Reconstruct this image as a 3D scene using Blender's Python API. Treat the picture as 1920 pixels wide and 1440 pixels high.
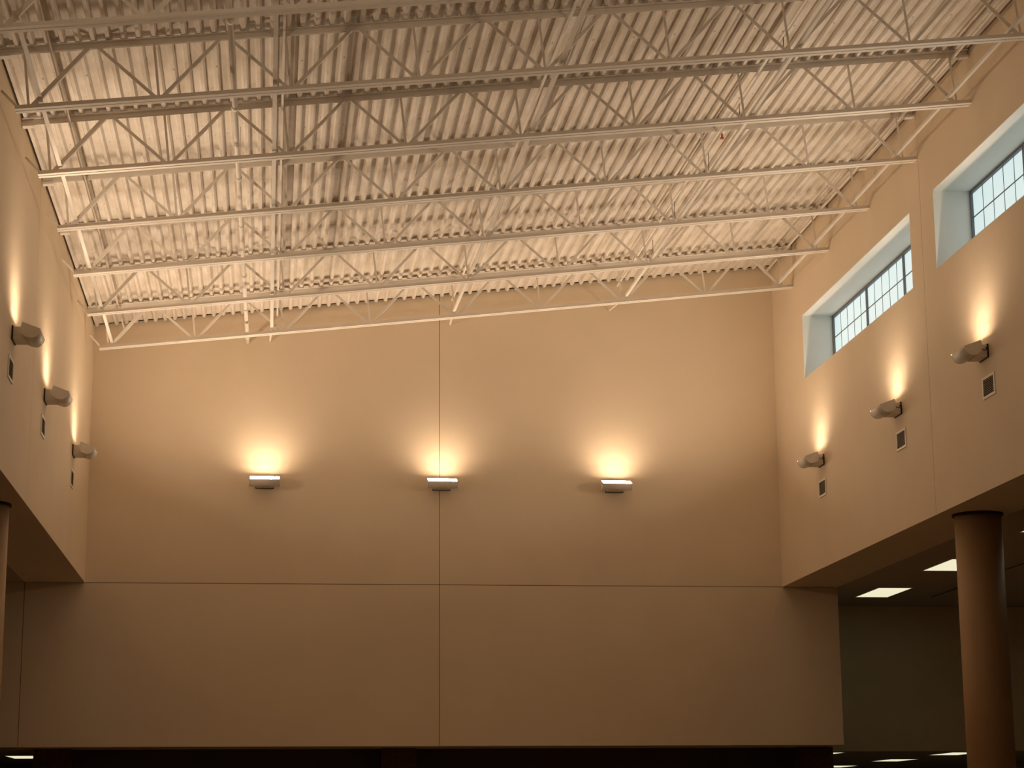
import bpy, math, random
from mathutils import Matrix, Vector
random.seed(7)
for o in list(bpy.data.objects): bpy.data.objects.remove(o)
scene = bpy.context.scene
C = scene.collection

# ------------------------------------------------------------------ camera, world, exposure
EYE = 1.6
FPX = 3813.13
cam_d = bpy.data.cameras.new('camera'); cam = bpy.data.objects.new('camera', cam_d); C.objects.link(cam)
cam_d.sensor_width = 36.0; cam_d.lens = FPX * 36.0 / 1920.0; cam_d.clip_end = 300; cam_d.clip_start = 0.05
YAW, PITCH, ROLL = 0.11811, 0.21389, -0.00743
cy, sy, cp, sp, cr, sr = math.cos(YAW), math.sin(YAW), math.cos(PITCH), math.sin(PITCH), math.cos(ROLL), math.sin(ROLL)
Fv = Vector((sy*cp, cy*cp, sp)); r0 = Vector((cy, -sy, 0)); u0 = r0.cross(Fv)
Rv = r0*cr + u0*sr; Uv = u0*cr - r0*sr
cam.matrix_world = Matrix(((Rv.x, Uv.x, -Fv.x, 0), (Rv.y, Uv.y, -Fv.y, 0), (Rv.z, Uv.z, -Fv.z, EYE), (0, 0, 0, 1)))
scene.camera = cam

world = bpy.data.worlds.new('world'); scene.world = world; world.use_nodes = True
world.node_tree.nodes['Background'].inputs[0].default_value = (0.60, 0.72, 0.80, 1)
world.node_tree.nodes['Background'].inputs[1].default_value = 0.6

LAMP_COL = (1.0, 0.765, 0.535)
LAMP_STRENGTH = 268.0
PANE_STRENGTH = 0.72
TROFFER_STRENGTH = 0.86
scene.view_settings.view_transform = 'Standard'; scene.view_settings.look = 'None'
scene.view_settings.gamma = 1.0; scene.view_settings.exposure = 0.0
scene.view_settings.use_curve_mapping = False

# ------------------------------------------------------------------ dimensions (metres; z above floor)
D = 41.706                       # back wall plane
XL, XR = -3.766, 10.634          # side wall faces
ZS = 4.862 + EYE                 # soffit of the side walls
ZB = 1.591 + EYE                 # bottom of the back wall
ZDL = 10.153 + EYE               # underside of roof deck at left wall
SLOPE = 0.11327
XM = 3.41                        # vertical joint of the back wall
BEAM = 1.19
Y0 = -4.0                        # front end of the hall
YF = 45.4                        # far wall of the right aisle
def deck_z(x): return ZDL + SLOPE*(x - XL)
JOIST_D = 0.88

# ------------------------------------------------------------------ materials
def new_mat(name):
    m = bpy.data.materials.new(name); m.use_nodes = True
    return m, m.node_tree.nodes, m.node_tree.links, m.node_tree.nodes['Principled BSDF']
def paint(name, col, rough=0.6, var=0.06, scale=3.0, bump=0.0, bscale=60.0, metal=0.0):
    m, n, l, b = new_mat(name)
    tc = n.new('ShaderNodeTexCoord'); nz = n.new('ShaderNodeTexNoise'); nz.inputs['Scale'].default_value = scale
    nz.inputs['Detail'].default_value = 5
    l.new(tc.outputs['Object'], nz.inputs['Vector'])
    rp = n.new('ShaderNodeValToRGB')
    rp.color_ramp.elements[0].position = 0.3; rp.color_ramp.elements[1].position = 0.7
    rp.color_ramp.elements[0].color = tuple(c*(1-var) for c in col) + (1,)
    rp.color_ramp.elements[1].color = tuple(min(1, c*(1+var)) for c in col) + (1,)
    l.new(nz.outputs['Fac'], rp.inputs['Fac']); l.new(rp.outputs['Color'], b.inputs['Base Color'])
    b.inputs['Roughness'].default_value = rough; b.inputs['Metallic'].default_value = metal
    b.inputs['Specular IOR Level'].default_value = 0.3
    if bump:
        n2 = n.new('ShaderNodeTexNoise'); n2.inputs['Scale'].default_value = bscale; l.new(tc.outputs['Object'], n2.inputs['Vector'])
        bp = n.new('ShaderNodeBump'); bp.inputs['Strength'].default_value = bump; bp.inputs['Distance'].default_value = 0.01
        l.new(n2.outputs['Fac'], bp.inputs['Height']); l.new(bp.outputs['Normal'], b.inputs['Normal'])
    return m
def emit(name, col, strength, base=(0.8, 0.8, 0.8)):
    m, n, l, b = new_mat(name)
    b.inputs['Base Color'].default_value = base + (1,)
    b.inputs['Emission Color'].default_value = col + (1,); b.inputs['Emission Strength'].default_value = strength
    return m
M = {}
M['wall'] = paint('beige_stucco', (0.76, 0.625, 0.465), 0.75, 0.025, 0.8, 0.15, 90)
M['reveal'] = paint('white_reveal_paint', (0.80, 0.79, 0.74), 0.6, 0.02, 1.0)
M['joint'] = paint('dark_joint', (0.10, 0.07, 0.045), 0.9)
M['steel'] = paint('white_painted_steel', (0.80, 0.74, 0.67), 0.5, 0.05, 2.0)
M['lamp_paint'] = paint('sconce_paint', (0.76, 0.70, 0.62), 0.45, 0.02, 2.0)
M['reflector'] = paint('sconce_reflector', (0.88, 0.86, 0.82), 0.35, 0.01, 2.0)
M['black'] = paint('black_metal', (0.025, 0.018, 0.014), 0.5)
M['grille'] = paint('vent_slat_paint', (0.45, 0.37, 0.30), 0.5)
M['grille_frame'] = paint('vent_frame_paint', (0.92, 0.86, 0.74), 0.5)
M['dark'] = paint('dark_void', (0.03, 0.025, 0.02), 0.9)
M['insul'] = paint('roof_insulation', (0.035, 0.025, 0.02), 0.9)
M['column'] = paint('tan_column_paint', (0.38, 0.24, 0.125), 0.5, 0.03, 1.0)
M['ceil'] = paint('acoustic_ceiling', (0.45, 0.39, 0.33), 0.85, 0.04, 6.0)
M['aisle_wall'] = paint('olive_grey_wall', (0.70, 0.62, 0.44), 0.8, 0.03, 1.0)
M['floor'] = paint('brown_floor', (0.44, 0.34, 0.24), 0.55, 0.1, 1.5)
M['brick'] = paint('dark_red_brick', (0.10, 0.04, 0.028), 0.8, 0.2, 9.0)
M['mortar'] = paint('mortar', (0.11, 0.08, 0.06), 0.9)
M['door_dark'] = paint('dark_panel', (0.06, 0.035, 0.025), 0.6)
M['frame'] = paint('grey_window_frame', (0.17, 0.18, 0.20), 0.5)
M['red'] = paint('red_paint', (0.45, 0.06, 0.03), 0.5)
M['tube'] = emit('sconce_lens_glow', LAMP_COL, LAMP_STRENGTH)
M['pane'] = emit('daylit_translucent_panel', (0.72, 0.95, 0.97), PANE_STRENGTH, (0.5, 0.5, 0.5))
M['troffer'] = emit('troffer_lens', (1.0, 0.94, 0.66), TROFFER_STRENGTH)
def deck_mat():
    m, n, l, b = new_mat('white_deck_paint_stained')
    tc = n.new('ShaderNodeTexCoord')
    mp = n.new('ShaderNodeMapping'); mp.inputs['Scale'].default_value = (1.6, 0.55, 1.6)
    l.new(tc.outputs['Object'], mp.inputs['Vector'])
    nz = n.new('ShaderNodeTexNoise'); nz.inputs['Scale'].default_value = 1.3; nz.inputs['Detail'].default_value = 8; nz.inputs['Roughness'].default_value = 0.62
    l.new(mp.outputs['Vector'], nz.inputs['Vector'])
    rp = n.new('ShaderNodeValToRGB')
    e = rp.color_ramp.elements
    e[0].position = 0.30; e[0].color = (0.60, 0.52, 0.42, 1)
    e[1].position = 0.60; e[1].color = (0.85, 0.78, 0.71, 1)
    l.new(nz.outputs['Fac'], rp.inputs['Fac'])
    # dark drips and weld marks
    mp2 = n.new('ShaderNodeMapping'); mp2.inputs['Scale'].default_value = (22, 5, 22)
    l.new(tc.outputs['Object'], mp2.inputs['Vector'])
    n2 = n.new('ShaderNodeTexNoise'); n2.inputs['Scale'].default_value = 1.0; n2.inputs['Detail'].default_value = 2
    l.new(mp2.outputs['Vector'], n2.inputs['Vector'])
    r2 = n.new('ShaderNodeValToRGB'); r2.color_ramp.elements[0].position = 0.24; r2.color_ramp.elements[1].position = 0.31
    r2.color_ramp.elements[0].color = (0.55, 0.48, 0.42, 1); r2.color_ramp.elements[1].color = (1, 1, 1, 1)
    l.new(n2.outputs['Fac'], r2.inputs['Fac'])
    mx = n.new('ShaderNodeMix'); mx.data_type = 'RGBA'; mx.blend_type = 'MULTIPLY'; mx.inputs['Factor'].default_value = 1.0
    l.new(rp.outputs['Color'], mx.inputs[6]); l.new(r2.outputs['Color'], mx.inputs[7])
    l.new(mx.outputs[2], b.inputs['Base Color'])
    b.inputs['Roughness'].default_value = 0.55; b.inputs['Specular IOR Level'].default_value = 0.3
    return m
M['deck'] = deck_mat()

# ------------------------------------------------------------------ helpers
class MB:
    def __init__(s): s.v = []; s.f = []
    def add(s, vs, fs):
        k = len(s.v); s.v += [tuple(v) for v in vs]; s.f += [tuple(i+k for i in f) for f in fs]; return s
    def box(s, x0, x1, y0, y1, z0, z1):
        vs = [(x0,y0,z0),(x1,y0,z0),(x1,y1,z0),(x0,y1,z0),(x0,y0,z1),(x1,y0,z1),(x1,y1,z1),(x0,y1,z1)]
        return s.add(vs, [(0,3,2,1),(4,5,6,7),(0,1,5,4),(1,2,6,5),(2,3,7,6),(3,0,4,7)])
    def prism(s, prof, a, b, ux, uy):
        """profile (list of 2D) swept from a to b; ux, uy = 3D axes of the profile (at both ends)"""
        a, b, ux, uy = Vector(a), Vector(b), Vector(ux), Vector(uy); n = len(prof)
        vs = [a + ux*p + uy*q for p, q in prof] + [b + ux*p + uy*q for p, q in prof]
        fs = [(i, (i+1) % n, n+(i+1) % n, n+i) for i in range(n)] + [tuple(range(n-1, -1, -1)), tuple(range(n, 2*n))]
        return s.add(vs, fs)
    def tube(s, a, b, r, n=12):
        a, b = Vector(a), Vector(b); d = (b-a).normalized()
        ux = d.cross(Vector((0, 0, 1))) if abs(d.z) < 0.9 else d.cross(Vector((1, 0, 0)))
        ux.normalize(); uy = d.cross(ux)
        return s.prism([(r*math.cos(2*math.pi*i/n), r*math.sin(2*math.pi*i/n)) for i in range(n)], a, b, ux, uy)
    def mesh(s, name, mat, smooth=False):
        me = bpy.data.meshes.new(name); me.from_pydata(s.v, [], s.f); me.validate()
        import bmesh
        bm = bmesh.new(); bm.from_mesh(me); bmesh.ops.recalc_face_normals(bm, faces=bm.faces); bm.to_mesh(me); bm.free()
        me.materials.append(mat)
        if smooth:
            for p in me.polygons: p.use_smooth = len(p.vertices) == 4
        return me
    def build(s, name, mat, parent=None, smooth=False): return link(name, s.mesh(name, mat, smooth), parent)
def link(name, me, parent=None, loc=None):
    o = bpy.data.objects.new(name, me); C.objects.link(o)
    if parent: o.parent = parent
    if loc: o.location = loc
    return o
def empty(name, loc=(0, 0, 0), rz=0.0):
    o = bpy.data.objects.new(name, None); C.objects.link(o); o.location = loc; o.rotation_euler = (0, 0, rz); o.empty_display_size = 0.2
    return o
def tag(o, label, cat, group=None):
    o['label'] = label; o['category'] = cat
    if group: o['group'] = group
    return o
def struct(o, label=None, cat=None):
    o['kind'] = 'structure'
    if label: o['label'] = label
    if cat: o['category'] = cat
    return o
def copy_tree(o, parent=None):
    c = o.copy(); C.objects.link(c); c.parent = parent
    for ch in list(o.children): copy_tree(ch, c)
    return c
LSEC = lambda g, w, t, sgn: [(sgn*g, 0), (sgn*(g+w), 0), (sgn*(g+w), t), (sgn*(g+t), t), (sgn*(g+t), w), (sgn*g, w)]

# ------------------------------------------------------------------ the setting: walls
G = 0.006                                     # half joint
wb = struct(empty('wall_back', (0, D, ZB)), 'beige stucco end wall split into large panels by thin joints', 'wall')
def wpanel(parent, quad_xz, y0=0.0, y1=0.30, mat='wall'):
    px = parent.location
    mb = MB(); n = len(quad_xz)
    vs = [(x-px.x, y0, z-px.z) for x, z in quad_xz] + [(x-px.x, y1, z-px.z) for x, z in quad_xz]
    mb.add(vs, [tuple(range(n)), tuple(range(2*n-1, n-1, -1))] + [(i, n+i, n+(i+1) % n, (i+1) % n) for i in range(n)])
    return mb.build('wall_panel', M[mat], parent)
top = lambda x: deck_z(x) + 0.066
wpanel(wb, [(XL, ZS+G), (XM-G, ZS+G), (XM-G, top(XM)), (XL, top(XL))])
wpanel(wb, [(XM+G, ZS+G), (XR, ZS+G), (XR, top(XR)), (XM+G, top(XM))])
XLE, XRE = XL-BEAM, XR+BEAM
wpanel(wb, [(XLE+G, ZB), (XM-G, ZB), (XM-G, ZS-G), (XLE+G, ZS-G)])
wpanel(wb, [(XM+G, ZB), (XRE, ZB), (XRE, ZS-G), (XM+G, ZS-G)])
wpanel(wb, [(-14, ZB), (XLE-G, ZB), (XLE-G, ZS), (-14, ZS)])
mbj = MB().box(-13.9, XRE-0.05, 0.004, 0.28, 0.03, ZS-ZB-0.001)
mbj.add([(XL, 0.004, ZS-ZB-0.03), (XR, 0.004, ZS-ZB-0.03), (XR, 0.004, top(XR)-ZB-0.01), (XL, 0.004, top(XL)-ZB-0.01)], [(0, 1, 2, 3)])
mbj.build('joint_backing', M['joint'], wb)

def side_wall(name, xin, xout, spans, label):
    """spans: (y0, y1, hole or None), hole = (hy0, hy1, hz0, hz1)"""
    w = struct(empty(name, (xin, 0, ZS)), label, 'wall')
    zt = top(xin) - ZS
    sg = 1 if xout > xin else -1; t = abs(xout-xin)*sg
    for y0, y1, h in spans:
        mb = MB()
        def B(a, b, c, d): mb.box(min(0, t), max(0, t), a, b, c, d)
        if not h: B(y0, y1, 0, zt)
        else:
            hy0, hy1, hz0, hz1 = h; hz0 -= ZS; hz1 -= ZS
            ys, zs = [y0, hy0, hy1, y1], [0, hz0, hz1, zt]
            # front and back faces as grids around the hole, plus outer edges and reveals (closed, no inner faces)
            idx = {}
            vs = []
            for k, x in enumerate((0, t)):
                for i, y in enumerate(ys):
                    for j, z in enumerate(zs): idx[k, i, j] = len(vs); vs.append((x, y, z))
            fs = []
            for k in (0, 1):
                for i in range(3):
                    for j in range(3):
                        if (i, j) == (1, 1): continue
                        fs.append((idx[k, i, j], idx[k, i+1, j], idx[k, i+1, j+1], idx[k, i, j+1]))
            for i in range(3):
                fs.append((idx[0, i, 0], idx[0, i+1, 0], idx[1, i+1, 0], idx[1, i, 0])); fs.append((idx[0, i, 3], idx[0, i+1, 3], idx[1, i+1, 3], idx[1, i, 3]))
                fs.append((idx[0, 0, i], idx[0, 0, i+1], idx[1, 0, i+1], idx[1, 0, i])); fs.append((idx[0, 3, i], idx[0, 3, i+1], idx[1, 3, i+1], idx[1, 3, i]))
            fs += [(idx[0,1,1], idx[0,2,1], idx[1,2,1], idx[1,1,1]), (idx[0,1,2], idx[0,2,2], idx[1,2,2], idx[1,1,2]),
                   (idx[0,1,1], idx[0,1,2], idx[1,1,2], idx[1,1,1]), (idx[0,2,1], idx[0,2,2], idx[1,2,2], idx[1,2,1])]
            mb.add(vs, fs)
        mb.build('wall_panel', M['wall'], w)
    # dark backing strips in the joints
    mb = MB()
    for (a0, a1, h) in spans[1:]: mb.box(min(0.005*sg, t*.9), max(0.005*sg, t*.9), a0-3*G, a0+G, 0.01, zt-0.01)
    mb.build('joint_backing', M['joint'], w)
    return w
YJ = 31.55
WIN = [(32.14, 39.30, 8.80+EYE, 10.14+EYE), (23.70, 30.90, 8.80+EYE, 10.14+EYE)]
WREC = 0.65
side_wall('wall_right', XR, XRE, [(Y0, YJ-G, WIN[1]), (YJ+G, D+0.3, WIN[0])], 'beige right wall with high recessed windows above the sconces')
side_wall('wall_left', XL, XLE, [(Y0, YJ-G, None), (YJ+G, D+0.3, None)], 'beige left wall washed by three uplight sconces')

# window reveals (painted white linings) and translucent gridded windows
for wi, (y0, y1, z0, z1) in enumerate(WIN):
    w = struct(empty('window_%d' % (wi+1), (XR+WREC, y0, z0)),
               ['whole recessed clerestory window of translucent panes, between end wall and joint', 'nearer clerestory window, cut off by the right edge of the photo'][wi], 'window')
    L, H = y1-y0, z1-z0
    t = 0.012
    x_in, x_out = -WREC+0.002, BEAM-WREC
    MB().box(x_in, x_out, 0, L, H-t, H).build('head_lining', M['reveal'], w)
    MB().box(x_in, x_out, 0, L, 0, t).build('sill_lining', M['reveal'], w)
    MB().box(x_in, x_out, 0, t, t, H-t).build('jamb_lining', M['reveal'], w)
    MB().box(x_in, x_out, L-t, L, t, H-t).build('jamb_lining', M['reveal'], w)
    fr = MB(); fw = 0.045
    fr.box(-0.03, 0.06, t, L-t, H-t-fw, H-t).box(-0.03, 0.06, t, L-t, t, t+fw).box(-0.03, 0.06, t, t+fw, t+fw, H-t-fw).box(-0.03, 0.06, L-t-fw, L-t, t+fw, H-t-fw)
    fr.build('window_frame', M['frame'], w)
    ncol, nrow = 15, 3
    ya, yb, za, zb_ = t+fw, L-t-fw, t+fw, H-t-fw
    pw, ph = (yb-ya)/ncol, (zb_-za)/nrow
    pm = MB().box(0.01, 0.05, 0.008, pw-0.008, 0.008, ph-0.008).mesh('pane', M['pane'])
    for i in range(ncol):
        for j in range(nrow): link('pane', pm, w, (0, ya+i*pw, za+j*ph))
    vm = MB().box(0.004, 0.056, -0.007, 0.007, 0, zb_-za).mesh('muntin', M['frame'])
    mm = MB().box(-0.025, 0.058, -0.028, 0.028, 0, zb_-za).mesh('mullion', M['frame'])
    for i in range(1, ncol):
        link('mullion' if i % 5 == 0 else 'muntin', mm if i % 5 == 0 else vm, w, (0, ya+i*pw, za))
    for j in range(1, nrow): MB().box(0.002, 0.057, ya, yb, za+j*ph-0.009, za+j*ph+0.009).build('rail', M['frame'], w)

# ------------------------------------------------------------------ lower spaces
XO0, XO1 = -14.0, 21.0
YB = 64.0
struct(MB().box(XO0, XO1, Y0, YB, -0.2, 0).build('floor', M['floor']), 'brown floor of the hall, below the frame', 'floor')
struct(MB().box(XRE, XO1, Y0, YF, ZS, ZS+0.2).build('ceiling_right', M['ceil']), 'dark low ceiling of the right aisle with square troffers', 'ceiling')
struct(MB().box(XO0, XLE, Y0, D, ZS, ZS+0.2).build('ceiling_left', M['ceil']), 'dark low ceiling of the left aisle', 'ceiling')
struct(MB().box(XRE-0.15, XO1, YF, YF+0.3, ZB, ZS+0.2).box(XRE-0.15, XRE, D+0.3, YF, ZB, ZS).build('wall_aisle', M['aisle_wall']), 'dark olive wall at the far end of the right aisle', 'wall')
struct(MB().box(XO0, XRE-0.15, D+0.30, YB, ZB, ZB+0.25).box(XRE-0.15, XO1, YF+0.3, YB, ZB, ZB+0.25).build('ceiling_back', M['ceil']), 'dark lower ceiling running on beneath the end wall', 'ceiling')
struct(MB().box(XO0, XO1, YB, YB+0.2, 0, ZB+0.2).build('wall_far', M['aisle_wall']))
struct(MB().box(XO1, XO1+0.2, Y0, YB, 0, ZS+0.2).build('wall_outer_right', M['aisle_wall']))
struct(MB().box(XO0-0.2, XO0, Y0, YB, 0, ZS+0.2).build('wall_outer_left', M['aisle_wall']))
struct(MB().box(XO0, XO1, Y0-0.2, Y0, 0, top(XR)).build('wall_front', M['wall']))

# brick screen wall below the end wall: recessed panels and three brick piers
bw = struct(empty('wall_brick', (0, D+1.0, 0)), 'dark brick wall and piers in shade below the end wall', 'wall')
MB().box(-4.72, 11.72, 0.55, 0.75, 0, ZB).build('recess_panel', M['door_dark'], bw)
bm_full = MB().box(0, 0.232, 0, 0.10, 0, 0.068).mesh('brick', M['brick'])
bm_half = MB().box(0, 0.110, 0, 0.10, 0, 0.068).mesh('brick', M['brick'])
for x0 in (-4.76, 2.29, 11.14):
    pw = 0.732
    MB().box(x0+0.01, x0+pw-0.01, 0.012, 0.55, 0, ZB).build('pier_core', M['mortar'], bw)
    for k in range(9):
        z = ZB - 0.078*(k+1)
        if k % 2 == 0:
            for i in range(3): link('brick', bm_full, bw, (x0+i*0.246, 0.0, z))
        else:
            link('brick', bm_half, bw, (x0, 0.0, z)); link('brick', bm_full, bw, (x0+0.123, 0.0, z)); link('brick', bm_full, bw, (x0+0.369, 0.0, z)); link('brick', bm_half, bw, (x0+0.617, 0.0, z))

# ------------------------------------------------------------------ roof deck: each sheet an own part
ce = struct(empty('ceiling', (0, 0, ZDL)), 'sloping ceiling of white painted ribbed metal roof deck', 'ceiling')
GAPW = 0.035
NS = 24; PITCH_R = (XR-XL-2*GAPW)/(NS*3)
RD = 0.062
def deck_sheet(y0, y1):
    prof = []
    for k in range(3):
        x = k*PITCH_R
        prof += [(x, 0), (x+0.046, 0), (x+0.072, RD), (x+PITCH_R-0.026, RD)]
    prof += [(3*PITCH_R, 0)]
    mb = MB(); n = len(prof); tk = 0.003
    lo0 = [(x, y0, SLOPE*x+z) for x, z in prof]; lo1 = [(x, y1, SLOPE*x+z) for x, z in prof]
    hi0 = [(x, y0, SLOPE*x+z+tk) for x, z in prof]; hi1 = [(x, y1, SLOPE*x+z+tk) for x, z in prof]
    fs = []
    for i in range(n-1):
        fs += [(i, i+1, n+i+1, n+i), (2*n+i, 3*n+i, 3*n+i+1, 2*n+i+1), (i, 2*n+i, 2*n+i+1, i+1), (n+i, n+i+1, 3*n+i+1, 3*n+i)]
    fs += [(0, n, 3*n, 2*n), (n-1, 3*n-1+0, 4*n-1, 2*n-1)] if False else [(0, n, 3*n, 2*n), (n-1, 3*n-1, 4*n-1, 2*n-1)]
    mb.add(lo0+lo1+hi0+hi1, fs)
    return mb.mesh('deck_panel', M['deck'])
YLAP = 34.47
JY = [39.98, 37.20, 34.45, 31.68, 28.92, 26.15, 23.37]
dm = [deck_sheet(YLAP-0.06, D-0.08), deck_sheet(23.1, YLAP), deck_sheet(Y0, 23.16)]
for k in range(NS):
    xs = XL+GAPW+k*3*PITCH_R
    for q, me in enumerate(dm):
        link('deck_panel', me, ce, (xs, 0, SLOPE*(xs-XL) + (0.004 if q != 1 else 0) + 0.0015*(k % 2)))
MB().add([(XL-BEAM, Y0-.2, SLOPE*(-BEAM)+0.070), (XR+BEAM, Y0-.2, SLOPE*(XR-XL+BEAM)+0.070), (XR+BEAM, D+.4, SLOPE*(XR-XL+BEAM)+0.070), (XL-BEAM, D+.4, SLOPE*(-BEAM)+0.070),
          (XL-BEAM, Y0-.2, SLOPE*(-BEAM)+0.25), (XR+BEAM, Y0-.2, SLOPE*(XR-XL+BEAM)+0.25), (XR+BEAM, D+.4, SLOPE*(XR-XL+BEAM)+0.25), (XL-BEAM, D+.4, SLOPE*(-BEAM)+0.25)],
         [(0, 3, 2, 1), (4, 5, 6, 7), (0, 1, 5, 4), (1, 2, 6, 5), (2, 3, 7, 6), (3, 0, 4, 7)]).build('roof_insulation', M['insul'], ce)

# ------------------------------------------------------------------ open web joists
al = math.atan(SLOPE); ex = Vector((math.cos(al), 0, math.sin(al))); ez = Vector((-math.sin(al), 0, math.cos(al))); ey = Vector((0, 1, 0))
def J(x, off):
    """joist-local point: x across the room, off below the deck underside measured square to the deck"""
    X = x - XL
    return Vector((X, 0, SLOPE*X)) - ez*off
def make_joist():
    r = empty('roof_joist', (XL, JY[0], ZDL))
    LEG, T, GP = 0.078, 0.010, 0.014
    a, b = J(XL+0.01, 0.004), J(XR-0.015, 0.004)
    mb = MB()
    for s in (-1, 1): mb.prism([(p, -q) for p, q in LSEC(GP, LEG, T, s)], a, b, ey, ez)
    mb.build('top_chord', M['steel'], r)
    a, b = J(XL+0.17, JOIST_D), J(XR+0.0-0.02, JOIST_D)
    mb = MB()
    for s in (-1, 1): mb.prism(LSEC(GP, LEG, T, s), a, b, ey, ez)
    mb.build('bottom_chord', M['steel'], r)
    bot = [-3.42, -1.72, 0.03, 1.77, 3.50, 5.25, 6.95, 8.69, 10.32]
    tp = [-2.62, -0.88, 0.88, 2.62, 4.36, 6.10, 7.82, 9.52]
    def bar(name, p, q, w):
        d = (q-p).normalized(); n = d.cross(ey)
        t = w*0.16
        MB().prism([(-w/2, -w/2), (w/2, -w/2), (w/2, -w/2+t), (-w/2+t, -w/2+t), (-w/2+t, w/2), (-w/2, w/2)], p, q, ey, n).build(name, M['steel'], r)
    ob, ot = JOIST_D-0.035, 0.045
    for i, x in enumerate(bot):
        p = J(x, ob)
        bar('web_vertical', p, J(x, ot) , 0.034)
        if i < len(tp): bar('web_diagonal', p + ex*0.03, J(tp[i]+0.10, ot)-ex*0.04 , 0.058 if i == 0 else 0.046)
        if i > 0: bar('web_diagonal', p - ex*0.03, J(tp[i-1]+0.10, ot)+ex*0.04, 0.058 if i == len(bot)-1 else 0.046)
    # bearing seats and the short strut tying the bottom chord to the left wall
    for x0, x1 in ((XL+0.005, XL+0.16), (XR-0.16, XR-0.01)):
        MB().prism([(-0.06, 0.0), (0.06, 0.0), (0.06, -0.035), (-0.06, -0.035)], J(x0, 0.082), J(x1, 0.082), ey, ez).build('bearing_seat', M['steel'], r)
    p, q = J(XL+0.20, JOIST_D-0.05), J(XL+0.01, JOIST_D-0.30)
    bar('wall_strut', p, q, 0.035)
    return r
ordn = ['first', 'second', 'third', 'fourth', 'fifth', 'sixth', 'seventh']
j0 = make_joist()
for i, y in enumerate(JY):
    j = j0 if i == 0 else copy_tree(j0)
    j.location.y = y
    lab = {0: 'white open-web steel roof joist nearest the end wall', 6: 'white open-web steel roof joist cut off by the top edge, nearest the viewer'}.get(
        i, 'white open-web steel roof joist, %s one out from the end wall' % ordn[i])
    tag(j, lab, 'roof joist', 'white open-web roof joists')

# bridging bars tying the joists together, with an anchor piece to the end wall
def at(x, y, off): return Vector((x, y, deck_z(x)-off))
def bridging(x_far, x_near, w, label, anchor=None):
    r = empty('bridging_bar', at(x_far, JY[0], JOIST_D-0.02))
    o = r.location
    sec = [(0, 0), (w, 0), (w, 0.008), (0.008, 0.008), (0.008, w), (0, w)]
    MB().prism(sec, at(x_far, JY[0]-0.02, JOIST_D-0.095)-o, at(x_near, 22.3, JOIST_D-0.095)-o, (1, 0, SLOPE), (0, 0, 1)).build('bottom_bar', M['steel'], r)
    w2 = 0.035; sec2 = [(0, 0), (w2, 0), (w2, 0.006), (0.006, 0.006), (0.006, w2), (0, w2)]
    MB().prism(sec2, at(x_far+0.12, D-0.15, 0.13)-o, at(x_near+0.12, 23.2, 0.13)-o, (1, 0, SLOPE), (0, 0, 1)).build('top_bar', M['steel'], r)
    if anchor is not None:
        MB().prism(sec2, at(x_far+0.0, JY[0]+0.05, JOIST_D-0.10)-o, at(anchor, D-0.005, 0.62)-o, (1, 0, SLOPE), (0, 0, 1)).build('anchor_bar', M['steel'], r)
    tag(r, label, 'bridging bar', 'bridging bars across the joists')
bridging(-3.28, -3.17, 0.055, 'white steel bridging bar across the joists nearest the left wall')
bridging(-0.14, -0.11, 0.060, 'white steel bridging bar running beside the round sprinkler pipe', -0.16)
bridging(3.53, 3.86, 0.055, 'white steel bridging bar across the joists at mid ceiling', 3.62)
bridging(7.08, 7.16, 0.055, 'white steel bridging bar right of mid ceiling, above the right end-wall sconce', 7.04)
bridging(10.32, 10.20, 0.050, 'white steel bridging bar across the joists nearest the windowed wall')

# sprinkler pipe
PX = -0.61
r = empty('sprinkler_pipe', at(PX, D, 0.60)); o = r.location
pipe = MB().tube(at(PX, D-0.004, 0.60)-o, at(PX-0.05, 21.5, 0.60)-o, 0.038, 16).build('pipe', M['steel'], r, True)
for y in (24.2, 27.4, 30.6, 33.2, 36.4, 38.9, 41.2):
    x = PX-0.05*(D-y)/20
    MB().tube(at(x, y-0.06, 0.60)-o, at(x, y+0.06, 0.60)-o, 0.050, 16).build('coupling', M['steel'], pipe, True)
for y in (29.9, 35.5, 40.6):
    MB().tube(at(PX, y, 0.56)-o, at(PX, y, 0.01)-o, 0.008, 8).build('hanger_rod', M['steel'], r)
tag(r, 'white round sprinkler pipe with couplings threaded through the joists', 'pipe')

# thin hanger wires near the bridging right of centre
for k, (x, y) in enumerate(((7.42, 38.5), (7.35, 35.9), (7.40, 33.1), (7.30, 30.3), (7.32, 27.5))):
    b = at(x, y, 0.36); r = empty('hanger_wire', b)
    MB().tube((0, 0, 0), (0, 0, 0.36), 0.006, 6).build('wire', M['black'], r)
    MB().tube((0, 0, -0.02), (0, 0, 0.02), 0.016, 8).build('clip', M['steel'], r)
    tag(r, 'thin wire hanging from the deck right of mid ceiling, %s bay from the end wall' % ordn[k+1], 'hanger wire', 'thin hanger wires')
b = at(7.42, 32.1, 0.0); r = empty('fire_sprinkler', b-Vector((0, 0, 0.075)))
MB().tube((0, 0, 0.0), (0, 0, 0.075), 0.016, 10).build('stem', M['red'], r, True)
MB().tube((0, 0, -0.012), (0, 0, 0.004), 0.035, 12).build('deflector', M['red'], r, True)
tag(r, 'tiny red fitting on the roof deck right of mid ceiling', 'sprinkler')

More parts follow.
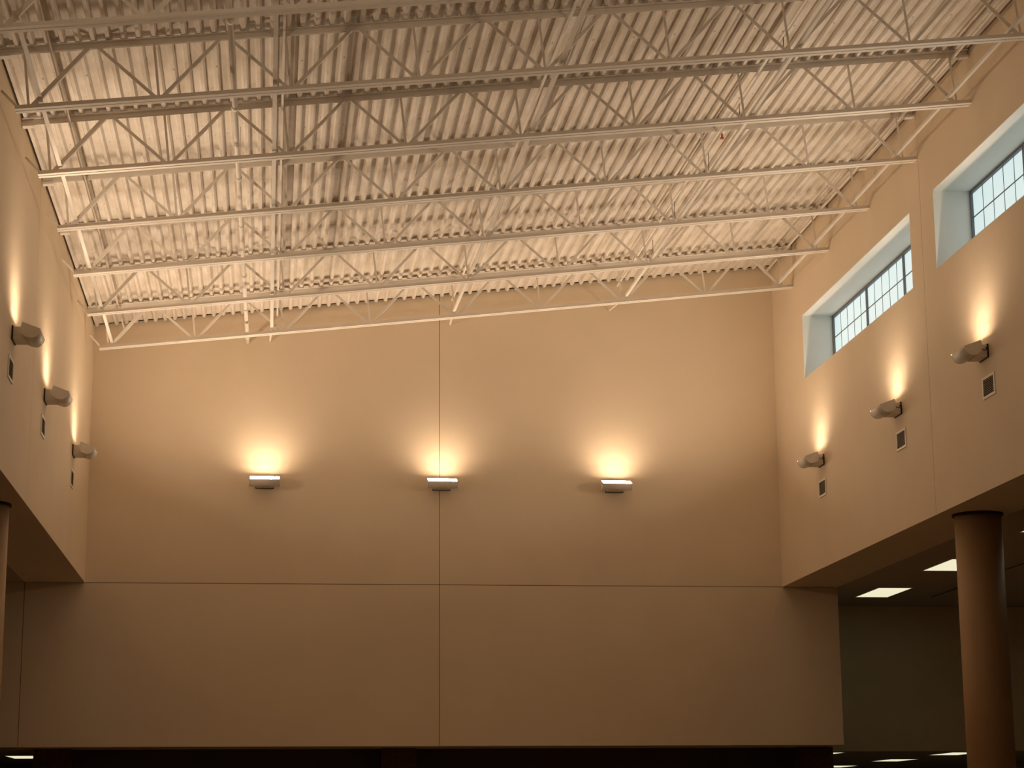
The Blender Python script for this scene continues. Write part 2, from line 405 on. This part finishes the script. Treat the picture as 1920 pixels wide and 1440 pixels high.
# ------------------------------------------------------------------ uplight sconces
TILT = math.radians(15); CY, CZ = 0.285, 0.02; HW, DP = 0.135, 0.165
e1 = (math.cos(TILT), -math.sin(TILT)); e2 = (math.sin(TILT), math.cos(TILT))
def prof(t, k=1.0, up=0.0):
    c_, s_ = math.cos(t), max(0.0, math.sin(t))
    a, b = HW*k*math.copysign(abs(c_)**0.85, c_), -DP*k*s_**0.72+up
    return (CY+a*e1[0]+b*e2[0], CZ+a*e1[1]+b*e2[1])
LEN = 0.30
def make_sconce():
    r = empty('wall_sconce')
    MB().box(-0.19, 0.19, 0.0, 0.022, -0.15, 0.06).build('back_plate', M['black'], r)
    mb = MB()
    p2 = [(0.022, -0.14), (0.215, -0.14), (0.215, -0.06), (0.165, 0.045), (0.022, 0.045)]
    mb.prism(p2, (-0.18, 0, 0), (0.18, 0, 0), (0, 1, 0), (0, 0, 1)); mb.build('arm', M['lamp_paint'], r)
    n = 22; t0, t1 = 0.0, math.pi
    ts = [t0+(t1-t0)*i/n for i in range(n+1)]
    out = [prof(t) for t in ts]; inn = [prof(t, 0.93) for t in reversed(ts)]
    # outer shell as open strip (with thickness)
    mb = MB(); pr = out+inn; m = len(pr); vs = [(-LEN, y, z) for y, z in pr]+[(LEN, y, z) for y, z in pr]
    fs = [(i, i+1, m+i+1, m+i) for i in range(m-1)] + [(m-1, 0, m, 2*m-1)]
    for i in range(n): fs += [(i, m-1-i, m-2-i, i+1), (m+i, m+i+1, 2*m-2-i, 2*m-1-i)]
    mb.add(vs, fs); mb.build('trough', M['lamp_paint'], r, True)
    li = [prof(t, 0.92) for t in ts]
    mb = MB(); m = len(li); vs = [(-LEN+0.002, y, z) for y, z in li]+[(LEN-0.002, y, z) for y, z in li]
    mb.add(vs, [(i, i+1, m+i+1, m+i) for i in range(m-1)]); mb.build('reflector', M['reflector'], r, True)
    LIP = 0.03
    cap = [prof(math.pi*i/n, 1.02, 0.004) for i in range(n+1)] + [prof(math.pi, 1.02, LIP)]
    lp = [prof(math.pi, 1.0, -0.01), prof(math.pi, 0.95, -0.01), prof(math.pi, 0.95, LIP), prof(math.pi, 1.0, LIP)]
    MB().prism(lp, (-LEN, 0, 0), (LEN, 0, 0), (0, 1, 0), (0, 0, 1)).build('inner_lip', M['lamp_paint'], r)
    for x in (-LEN-0.012, LEN): MB().prism(cap, (x, 0, 0), (x+0.012, 0, 0), (0, 1, 0), (0, 0, 1)).build('end_cap', M['lamp_paint'], r)
    # diffusing lens standing against the wall side of the trough, facing up and out into the room
    pa, pb = Vector((0, 0.178, 0.078)), Vector((0, 0.284, -0.092))
    nrm = Vector((0, 0.170, 0.106)).normalized()
    nu, nv = 12, 6; vs = []; fs = []
    for i in range(nu+1):
        u = -1+2*i/nu
        for j in range(nv+1):
            v = j/nv; p = pa.lerp(pb, v) + nrm*0.016*(1-u*u)*(1-(2*v-1)**2)
            vs.append((u*(LEN-0.006), p.y, p.z))
    for i in range(nu):
        for j in range(nv): k = i*(nv+1)+j; fs.append((k, k+1, k+nv+2, k+nv+1))
    k = len(vs); vs += [(x, p.y-0.006, p.z-0.003) for x, p in ((-LEN+0.004, pa), (LEN-0.004, pa), (LEN-0.004, pb), (-LEN+0.004, pb))]
    MB().add(vs[:k], fs).build('lens', M['tube'], r, True)
    MB().add(vs[k:], [(0, 1, 2, 3)]).build('lens_back', M['black'], r)
    return r
s0 = make_sconce(); first = True
ZL = 7.0+EYE
spots = []
for x, w in ((-0.20, 'leftmost of three on the end wall'), (3.45, 'on the vertical joint of the end wall'), (7.10, 'rightmost of three on the end wall')):
    spots.append((x, D, math.pi, w, 'end wall sconces'))
for y, w in ((28.93, 'nearest the viewer'), (33.23, 'in the middle of three'), (38.20, 'nearest the end wall')):
    spots.append((XL, y+0.10, -math.pi/2, 'on the left wall, '+w, 'left wall sconces'))
for y, w in ((28.93, 'nearest the viewer'), (33.25, 'in the middle of three'), (38.24, 'nearest the end wall')):
    spots.append((XR, y, math.pi/2, 'on the right wall, '+w, 'right wall sconces'))
for y, w in ((17.6, 'first unseen one added for fill light, outside the frame'), (13.0, 'second unseen one added for fill light, outside the frame')):  # unseen sconces added to brighten the viewer-facing sides of the joists
    spots.append((XL, y, -math.pi/2, 'on the left wall, '+w, 'left wall sconces'))
    spots.append((XR, y, math.pi/2, 'on the right wall, '+w, 'right wall sconces'))
for x, y, rz, w, g in spots:
    s = s0 if first else copy_tree(s0); first = False
    s.location = (x, y, ZL-0.02 if rz != math.pi else ZL-0.03); s.rotation_euler = (0, 0, rz)
    tag(s, 'half-round metal uplight sconce glowing upward, '+w, 'wall sconce', g)
    if rz == math.pi/2:
        pts = [(-0.19, 0.12, -0.01), (-0.19, 0.09, -0.035), (-0.19, 0.055, -0.045), (-0.19, 0.035, -0.03), (-0.19, 0.03, -0.005), (-0.19, 0.045, 0.005)]
        mb = MB()
        for p, q in zip(pts, pts[1:]): mb.tube(p, q, 0.006, 6)
        cb = mb.build('cable', M['black'], s); cb['label'] = 'short black cable'

# ------------------------------------------------------------------ wall grilles
def make_grille():
    r = empty('wall_grille'); w, h, b = 0.26, 0.165, 0.036
    fr = MB(); fr.box(-w, w, 0, 0.018, h-b, h).box(-w, w, 0, 0.018, -h, -h+b).box(-w, -w+b, 0, 0.018, -h+b, h-b).box(w-b, w, 0, 0.018, -h+b, h-b)
    fr.build('frame', M['grille_frame'], r)
    MB().box(-w+b, w-b, 0.0, 0.003, -h+b, h-b).build('duct_opening', M['dark'], r)
    sm = MB().prism([(0.003, 0.012), (0.015, 0.0), (0.015, 0.003), (0.003, 0.015)], (-w+b, 0, 0), (w-b, 0, 0), (0, 1, 0), (0, 0, 1)).mesh('slat', M['grille'])
    n = 10
    for k in range(n): link('slat', sm, r, (0, 0, -h+b+(2*h-2*b)*k/n+0.004))
    return r
g0 = make_grille(); first = True
for x, rz, side, ys in ((XR, math.pi/2, 'right', (28.80, 33.15, 38.24)), (XL, -math.pi/2, 'left', (28.86, 33.13, 38.18))):
    for y, w in zip(ys, ('nearest the viewer', 'in the middle of three', 'nearest the end wall')):
        g = g0 if first else copy_tree(g0); first = False
        g.location = (x, y, 6.40+EYE); g.rotation_euler = (0, 0, rz)
        tag(g, 'small louvred air grille below the %s wall sconce %s' % (side, w), 'air grille', side+' wall grilles')

# ------------------------------------------------------------------ columns
def column(x, label):
    r = empty('round_column', (x, 31.45, 0)); n = 48
    MB().tube((0, 0, 0), (0, 0, ZS-0.035), 0.375, n).build('shaft', M['column'], r, True)
    MB().tube((0, 0, ZS-0.035), (0, 0, ZS), 0.41, n).build('shadow_collar', M['black'], r, True)  # black ring stands in for the shadow at the top of the shaft
    tag(r, label, 'column', 'round columns under the side walls')
column(XR+0.655, 'tan round column standing under the right wall, before the troffers')
column(XL-0.63, 'tan round column cut off by the left edge of the photo')

# ------------------------------------------------------------------ recessed ceiling troffers
def troffer(x0, y0, z, label, w=0.75, l=1.80, group='aisle troffers'):
    r = empty('ceiling_troffer', (x0+w/2, y0+l/2, z)); b = 0.02
    a, c = w/2, l/2
    MB().box(-a, a, -c, -c+b, -0.012, 0).box(-a, a, c-b, c, -0.012, 0).box(-a, -a+b, -c+b, c-b, -0.012, 0).box(a-b, a, -c+b, c-b, -0.012, 0).build('frame', M['reveal'], r)
    MB().box(-a+b, a-b, -c+b, c-b, -0.008, 0).build('lens', M['troffer'], r)
    tag(r, label, 'ceiling light', group)
troffer(12.70, 41.65, ZS, 'lit ceiling troffer left of the right column, the whole one')
troffer(12.70, 36.92, ZS, 'lit ceiling troffer half hidden behind the right column')
troffer(12.69, 31.55, ZS, 'lit ceiling troffer whose tip shows at the right edge, right of the column')
troffer(12.32, 46.0, ZB, 'lit lower ceiling troffer tip beside the corner of the end wall', group='lower troffers')
troffer(15.66, 46.2, ZB, 'lit lower ceiling troffer touching the right column at the bottom', group='lower troffers')
troffer(15.66, 51.0, ZB, 'lit lower ceiling troffer between end wall corner and right column', group='lower troffers')
troffer(15.70, 56.6, ZB, 'lit lower ceiling troffer lowest at the bottom edge, beside the brick pier', group='lower troffers')
troffer(-5.80, 46.4, ZB, 'lit lower ceiling troffer in the bottom left corner', group='lower troffers')
# dark linear slot diffusers in the aisle ceiling
for x, y, w in ((14.40, 41.6, 'beside the whole troffer, left of the right column'), (14.30, 36.9, 'right of the right column')):
    r = empty('slot_diffuser', (x, y+0.9, ZS))
    MB().box(-0.05, -0.035, -0.9, 0.9, -0.02, 0).box(0.035, 0.05, -0.9, 0.9, -0.02, 0).build('flange', M['ceil'], r)
    MB().box(-0.035, 0.035, -0.9, 0.9, -0.012, 0).build('slot', M['dark'], r)
    tag(r, 'dark linear slot in the aisle ceiling '+w, 'air slot')
